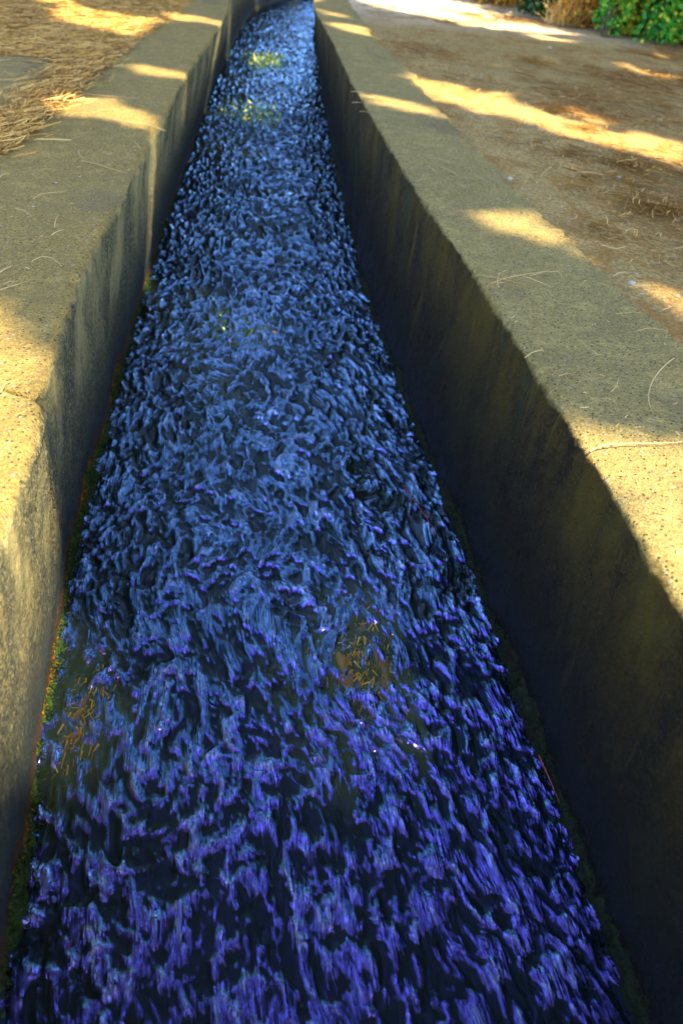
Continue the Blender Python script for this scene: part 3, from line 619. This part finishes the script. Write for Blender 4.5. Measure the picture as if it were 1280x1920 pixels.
def stems(rs, n, rad, h, r0):
    Vs, Fs = [], []; b = 0
    for i in range(n):
        a = rs.uniform(0, 6.28); k = rs.uniform(.3, 1)
        base = np.array([math.cos(a) * rad * .35 * k, math.sin(a) * rad * .35 * k, -.03]); tip = np.array([math.cos(a) * rad * k, math.sin(a) * rad * k, h * rs.uniform(.6, .95)])
        for j in range(6):
            t = j / 5; c = base + (tip - base) * np.array([t, t, t ** .8]); rr = r0 * (1 - .8 * t)
            Vs += [c + rr * np.array([math.cos(q), math.sin(q), 0]) for q in (0, 1.57, 3.14, 4.71)]
            if j < 5: Fs += [(b + j * 4 + q, b + j * 4 + (q + 1) % 4, b + j * 4 + 4 + (q + 1) % 4, b + j * 4 + 4 + q) for q in range(4)]
        b += 24
    return np.array(Vs), np.array(Fs)
def shrub(name, label, loc, rad, h, n, size, mat, seed, clumps=44, aspect=1.6):
    rs = np.random.default_rng(seed); root = empty(name, loc); tag(root, label, 'shrub', 'shrubs behind the path')
    c = rs.normal(0, 1, (clumps, 3)); c /= np.linalg.norm(c, axis=1)[:, None]; c *= rs.uniform(.3, 1, (clumps, 1)) ** .5
    c = c * np.array([rad, rad, h * .5]) + np.array([0, 0, h * .42]); c[:, 2] = np.clip(c[:, 2], .06, None)
    k = rs.integers(0, clumps, n); P = c[k] + rs.normal(0, 1, (n, 3)) * np.array([rad * .20, rad * .20, h * .12]); P[:, 2] = np.abs(P[:, 2]) + .01
    V, F = leaves(P, size, rs, aspect); tone = np.repeat(np.clip(rs.normal(.5, .22, n) + (rs.uniform(0, 1, clumps) - .5)[k] * .5, 0, 1), 4)
    link('foliage', mesh_np('foliage', V, F, mat, attrs={'tone': tone}, smooth=False), root)
    Vs, Fs = stems(rs, 9, rad * .8, h * .8, .012); link('stem', mesh_np('stem', Vs, Fs, m_wood), root)
    return root
g_gold = leafmat('golden_leaf', [(.30, .14, .02), (.55, .30, .03), (.75, .50, .08)], trans=.4)
g_dark = leafmat('dark_green_leaf', [(.008, .03, .008), (.02, .085, .02), (.05, .14, .02)])
g_brown = leafmat('brown_leaf', [(.08, .035, .006), (.30, .13, .015), (.5, .26, .03), (.75, .6, .06)], trans=.35)
g_green = leafmat('bright_green_leaf', [(.01, .09, .02), (.02, .26, .03), (.08, .38, .03), (.7, .65, .05)], trans=.35)
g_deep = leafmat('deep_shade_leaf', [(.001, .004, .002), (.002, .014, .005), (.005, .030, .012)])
g_straw = leafmat('straw', [(.35, .22, .06), (.6, .42, .14), (.8, .65, .30)], trans=.4)
shrub('shrub', 'golden leafed shrub at the far end of the path, leftmost of the row', (.98, 8.75, ZT), .36, .9, 4000, .055, g_gold, 301)
shrub('shrub', 'small dark green shrub between the golden shrub and the straw tussock', (1.30, 8.0, ZT), .26, .9, 3400, .045, g_dark, 302)
shrub('shrub', 'brown leafed shrub with yellow leaves behind the straw tussock', (1.68, 7.55, ZT), .42, 1.1, 7000, .045, g_brown, 303)
shrub('shrub', 'tall shaded dark shrub standing behind the brown and green shrubs', (2.1, 8.7, ZT), .85, 1.9, 16000, .07, g_dark, 307, clumps=80)
shrub('shrub', 'yellow green sunlit shrub between the brown shrub and the bright green shrub', (1.86, 7.25, ZT), .24, .75, 4200, .042, leafmat('yellow_green_leaf', [(.05, .10, .01), (.25, .30, .02), (.6, .55, .04), (.8, .7, .08)], trans=.4), 308)
shrub('shrub', 'low yellow green seedling shrub in front of the brown shrub', (1.62, 6.98, ZT), .12, .28, 420, .035, g_green, 304, clumps=9)
shrub('shrub', 'bright green shrub with yellow leaves left of the dark tree', (2.02, 7.05, ZT), .36, 1.0, 9000, .042, g_green, 305)
shrub('shrub', 'deep green shaded shrub around the dark trunk, rightmost of the row', (2.50, 6.95, ZT), .45, 1.2, 11000, .045, g_deep, 306)
# straw tussock
rs = np.random.default_rng(310); root = empty('grass_tussock', (1.40, 7.45, ZT)); tag(root, 'bright straw coloured grass tussock at the path edge under the shrubs', 'grass tussock')
n = 260; a = rs.uniform(0, 6.28, n); tl = rs.uniform(.1, 1.1, n); L = rs.uniform(.08, .26, n)
D = np.stack([np.cos(a) * np.sin(tl), np.sin(a) * np.sin(tl), np.cos(tl)], 1); S_ = np.cross(D, rs.normal(0, 1, (n, 3))); S_ /= np.linalg.norm(S_, axis=1)[:, None]
B0 = np.stack([rs.normal(0, .07, n), rs.normal(0, .05, n), np.zeros(n)], 1); wv = .0035
V = np.stack([B0 - S_ * wv, B0 + S_ * wv, B0 + D * L[:, None] * .6 + S_ * wv * .8, B0 + D * L[:, None] * .6 - S_ * wv * .8, B0 + D * L[:, None] + S_ * wv * .1 - [0, 0, .02], B0 + D * L[:, None] - S_ * wv * .1 - [0, 0, .02]], 1).reshape(-1, 3)
b = np.arange(n)[:, None] * 6; F = np.concatenate([b + [[0, 1, 2, 3]], b + [[3, 2, 4, 5]]])
link('blades', mesh_np('blades', V, F, g_straw, attrs={'tone': np.repeat(rs.uniform(0, 1, n), 6)}, smooth=False), root)

# ---------------------------------------------------------------- unseen trees that shade the place, crown gaps shaped to the sun patches
def trunk_mesh(name, h, r0, rs, lean=(0, 0)):
    Vs, Fs = [], []; m_, k_ = 14, 12
    for j in range(m_):
        t = j / (m_ - 1); cx, cy = lean[0] * t * h + .05 * math.sin(t * 5), lean[1] * t * h + .05 * math.cos(t * 4); rr = r0 * (1 - .72 * t) * (1 + .5 * math.exp(-t * 14))
        for q in range(k_):
            a = q / k_ * 2 * math.pi; rq = rr * (1 + .12 * rs.normal() * .5); Vs.append((cx + rq * math.cos(a), cy + rq * math.sin(a), -.1 + t * h))
    Fs = [(j * k_ + q, j * k_ + (q + 1) % k_, (j + 1) * k_ + (q + 1) % k_, (j + 1) * k_ + q) for j in range(m_ - 1) for q in range(k_)]
    return mesh_np(name, np.array(Vs), np.array(Fs), m_wood)
g_pine = leafmat('pine_foliage', [(.002, .004, .001), (.004, .008, .002), (.007, .013, .003)], rough=.9, trans=.02)
sv = np.array(SUN)
def inside(x, y, poly):
    P = np.array(poly); r_ = np.zeros(len(x), bool); j = len(P) - 1
    for i in range(len(P)):
        xi, yi, xj, yj = *P[i], *P[j]
        c = ((yi > y) != (yj > y)) & (x < (xj - xi) * (y - yi) / ((yj - yi) + 1e-12) + xi); r_ ^= c; j = i
    return r_
def lit(P, grow=.02, seed=0):
    """does a leaf at P stand in the way of light that reaches the ground in the photograph"""
    out = np.zeros(len(P), bool); ring = [(0, 0)] + [(grow * math.cos(a), grow * math.sin(a)) for a in np.linspace(0, 2 * math.pi, 7)[:-1]]
    for polys, z in ((LIT_TOP, ZT), (LIT_WATER, 0.0)):
        G = P - sv[None] * ((P[:, 2] - z) / sv[2])[:, None]
        jx, jy = G[:, 0] + .02 * fbm(G[:, 0] * 9, G[:, 1] * 9, 0, 2, 400), G[:, 1] + .02 * fbm(G[:, 0] * 9, G[:, 1] * 9, 5, 2, 401)
        for pl in polys:
            for dx, dy in ring: out |= inside(jx + dx, jy + dy, pl)
    G = P.copy(); t = (P[:, 0] + .6) / sv[0]
    for _ in range(4): G = P - sv[None] * t[:, None]; t = t + (G[:, 0] - cLT(np.clip(G[:, 1], -1, 12))) / sv[0]
    for pl in LIT_WALL:
        for dx, dy in ring: out |= inside(G[:, 1] + dx, G[:, 2] + dy, pl)
    return out
rs = np.random.default_rng(77)
def canopy(n, x0, x1, y0, y1, h0, h1, size, seed, wobble=True):
    rs = np.random.default_rng(seed)
    G = np.stack([rs.uniform(x0, x1, n), rs.uniform(y0, y1, n), np.full(n, ZT)], 1)
    G = G[G[:, 0] > -(.75 + .48 * np.clip(G[:, 1], 0, 99))]; n = len(G)
    hh = h0 + (h1 - h0) * np.clip(.5 + .45 * fbm(G[:, 0] * .9, G[:, 1] * .9, 0, 2, seed) + rs.normal(0, .12, n), 0, 1)
    P = G + sv[None] * (hh / sv[2])[:, None]
    u_ = rs.uniform(0, 1, n); P = P[~(lit(P, .005) | (lit(P, .055) & (u_ < .55)))]; n = len(P)
    nrm = sv[None] + rs.normal(0, .28, (n, 3)); nrm /= np.linalg.norm(nrm, axis=1)[:, None]
    a_ = np.cross(nrm, rs.normal(0, 1, (n, 3))); a_ /= np.linalg.norm(a_, axis=1)[:, None]; b_ = np.cross(nrm, a_)
    L = (size * rs.uniform(.7, 1.2, n))[:, None] * .5
    return P, np.stack([P - a_ * L, P + b_ * L, P + a_ * L, P - b_ * L], 1), rs.uniform(0, 1, n)
parts_ = [canopy(95000, -3.4, 2.8, -.9, 6.6, 4.2, 6.2, .085, 501), canopy(26000, -4.5, 4.5, 6.4, 9.4, 5.2, 7.5, .13, 502), canopy(9000, 2.7, 5.5, 2, 7, 4.5, 6.5, .14, 503), canopy(12000, -6.5, -3.3, 1, 10, 5, 8, .16, 504)]
# looser unseen boughs added along the channel to break up the water's sky reflection
r_ = np.random.default_rng(521); gx, gy = np.meshgrid(np.arange(-6.2, 4.5, 2.1), np.arange(5.2, 17, 2.0)); nc = gx.size
cl = np.stack([gx.ravel() + r_.uniform(-.7, .7, nc), gy.ravel() + r_.uniform(-.7, .7, nc), r_.uniform(5.5, 7.6, nc)], 1); rad_ = r_.uniform(.46, .88, nc)
k = r_.integers(0, nc, 80000); d_ = r_.normal(0, 1, (80000, 3)); P = cl[k] + d_ * rad_[k][:, None] * np.array([.62, .62, .25]); P = P[~lit(P)]
V_, F_ = leaves(P, .15, r_, 1.4); parts_.append((P, V_.reshape(-1, 4, 3), r_.uniform(0, 1, len(P))))
Pc = np.concatenate([p[0] for p in parts_]); Qc = np.concatenate([p[1] for p in parts_]); Tc = np.concatenate([p[2] for p in parts_])
FWD = [(-1.9, 17.5, 8.5), (1.6, 18.5, 9.0), (-5.2, 15.0, 8.0), (5.2, 16.0, 8.5)]  # unseen pines added to block the low sky in the water's reflection
for i, (x, y, h) in enumerate(FWD):
    root = empty('pine_tree', (x, y, ZT)); tag(root, ['second pine from the left beyond the far bend of the channel', 'third pine from the left beyond the far bend of the channel', 'leftmost pine beyond the far bend of the channel', 'rightmost pine beyond the far bend of the channel'][i], 'tree', 'pine trees beyond the bend')
    link('trunk', trunk_mesh('trunk', h, .18, np.random.default_rng(650 + i)), root)
    r_ = np.random.default_rng(660 + i); cl = r_.normal(0, 1, (30, 3)) * np.array([1.1, 1.1, 2.0]) + np.array([0, 0, 4.6]); k = r_.integers(0, 30, 7000)
    P = cl[k] + r_.normal(0, .38, (7000, 3)); P[:, 2] = np.clip(P[:, 2], 1.2, 9.5); V, F = leaves(P, .22, r_)
    link('crown', mesh_np('crown', V, F, g_pine, attrs={'tone': np.repeat(r_.uniform(0, 1, 7000), 4)}, smooth=False), root)
TREES = [(4.6, .8, 7.4), (4.9, 4.4, 7.6), (4.4, -3.2, 7.0), (5.8, 7.6, 8.4), (-3.6, 6.4, 8.6), (1.7, -2.6, 7.2)]  # the left bank pine is added to cut sky light on the right wall
cen = np.array([(x, y) for x, y, h in TREES]); own = np.argmin(((Pc[:, None, :2] - cen[None]) ** 2).sum(2), 1)
for i, (x, y, h) in enumerate(TREES):
    root = empty('pine_tree', (x, y, ZT)); tag(root, ['pine tree beside the path whose crown shades the near right wall', 'pine tree beside the middle of the path, its crown over the channel', 'pine tree behind the camera on the right side', 'pine tree beyond the shrubs on the far right of the path', 'pine tree on the left bank behind the needle mat', 'pine tree close behind the camera by the right wall'][i], 'tree', 'pine trees around the channel')
    link('trunk', trunk_mesh('trunk', h, .16, np.random.default_rng(600 + i)), root)
    q = own == i
    if q.any():
        V = Qc[q].reshape(-1, 3) - np.array([x, y, ZT]); link('crown', mesh_np('crown', V, np.arange(len(V)).reshape(-1, 4), g_pine, attrs={'tone': np.repeat(Tc[q], 4)}, smooth=False), root)
# the dark trunk at the right end of the shrubs
root = empty('broadleaf_tree', (2.33, 6.55, ZT)); tag(root, 'dark slim tree trunk at the right edge of the photo beside the path', 'tree')
link('trunk', trunk_mesh('trunk', 5.5, .05, np.random.default_rng(700), (.05, .03)), root)
rs = np.random.default_rng(701); n = 5000; P = rs.normal(0, 1, (n, 3)) * np.array([.8, .9, .55]) + np.array([.5, .4, 4.9])
P = P[~lit(P + np.array([2.33, 6.55, ZT]))]; V, F = leaves(P, .11, rs); link('crown', mesh_np('crown', V, F, g_deep, attrs={'tone': np.repeat(rs.uniform(0, 1, len(P)), 4)}, smooth=False), root)
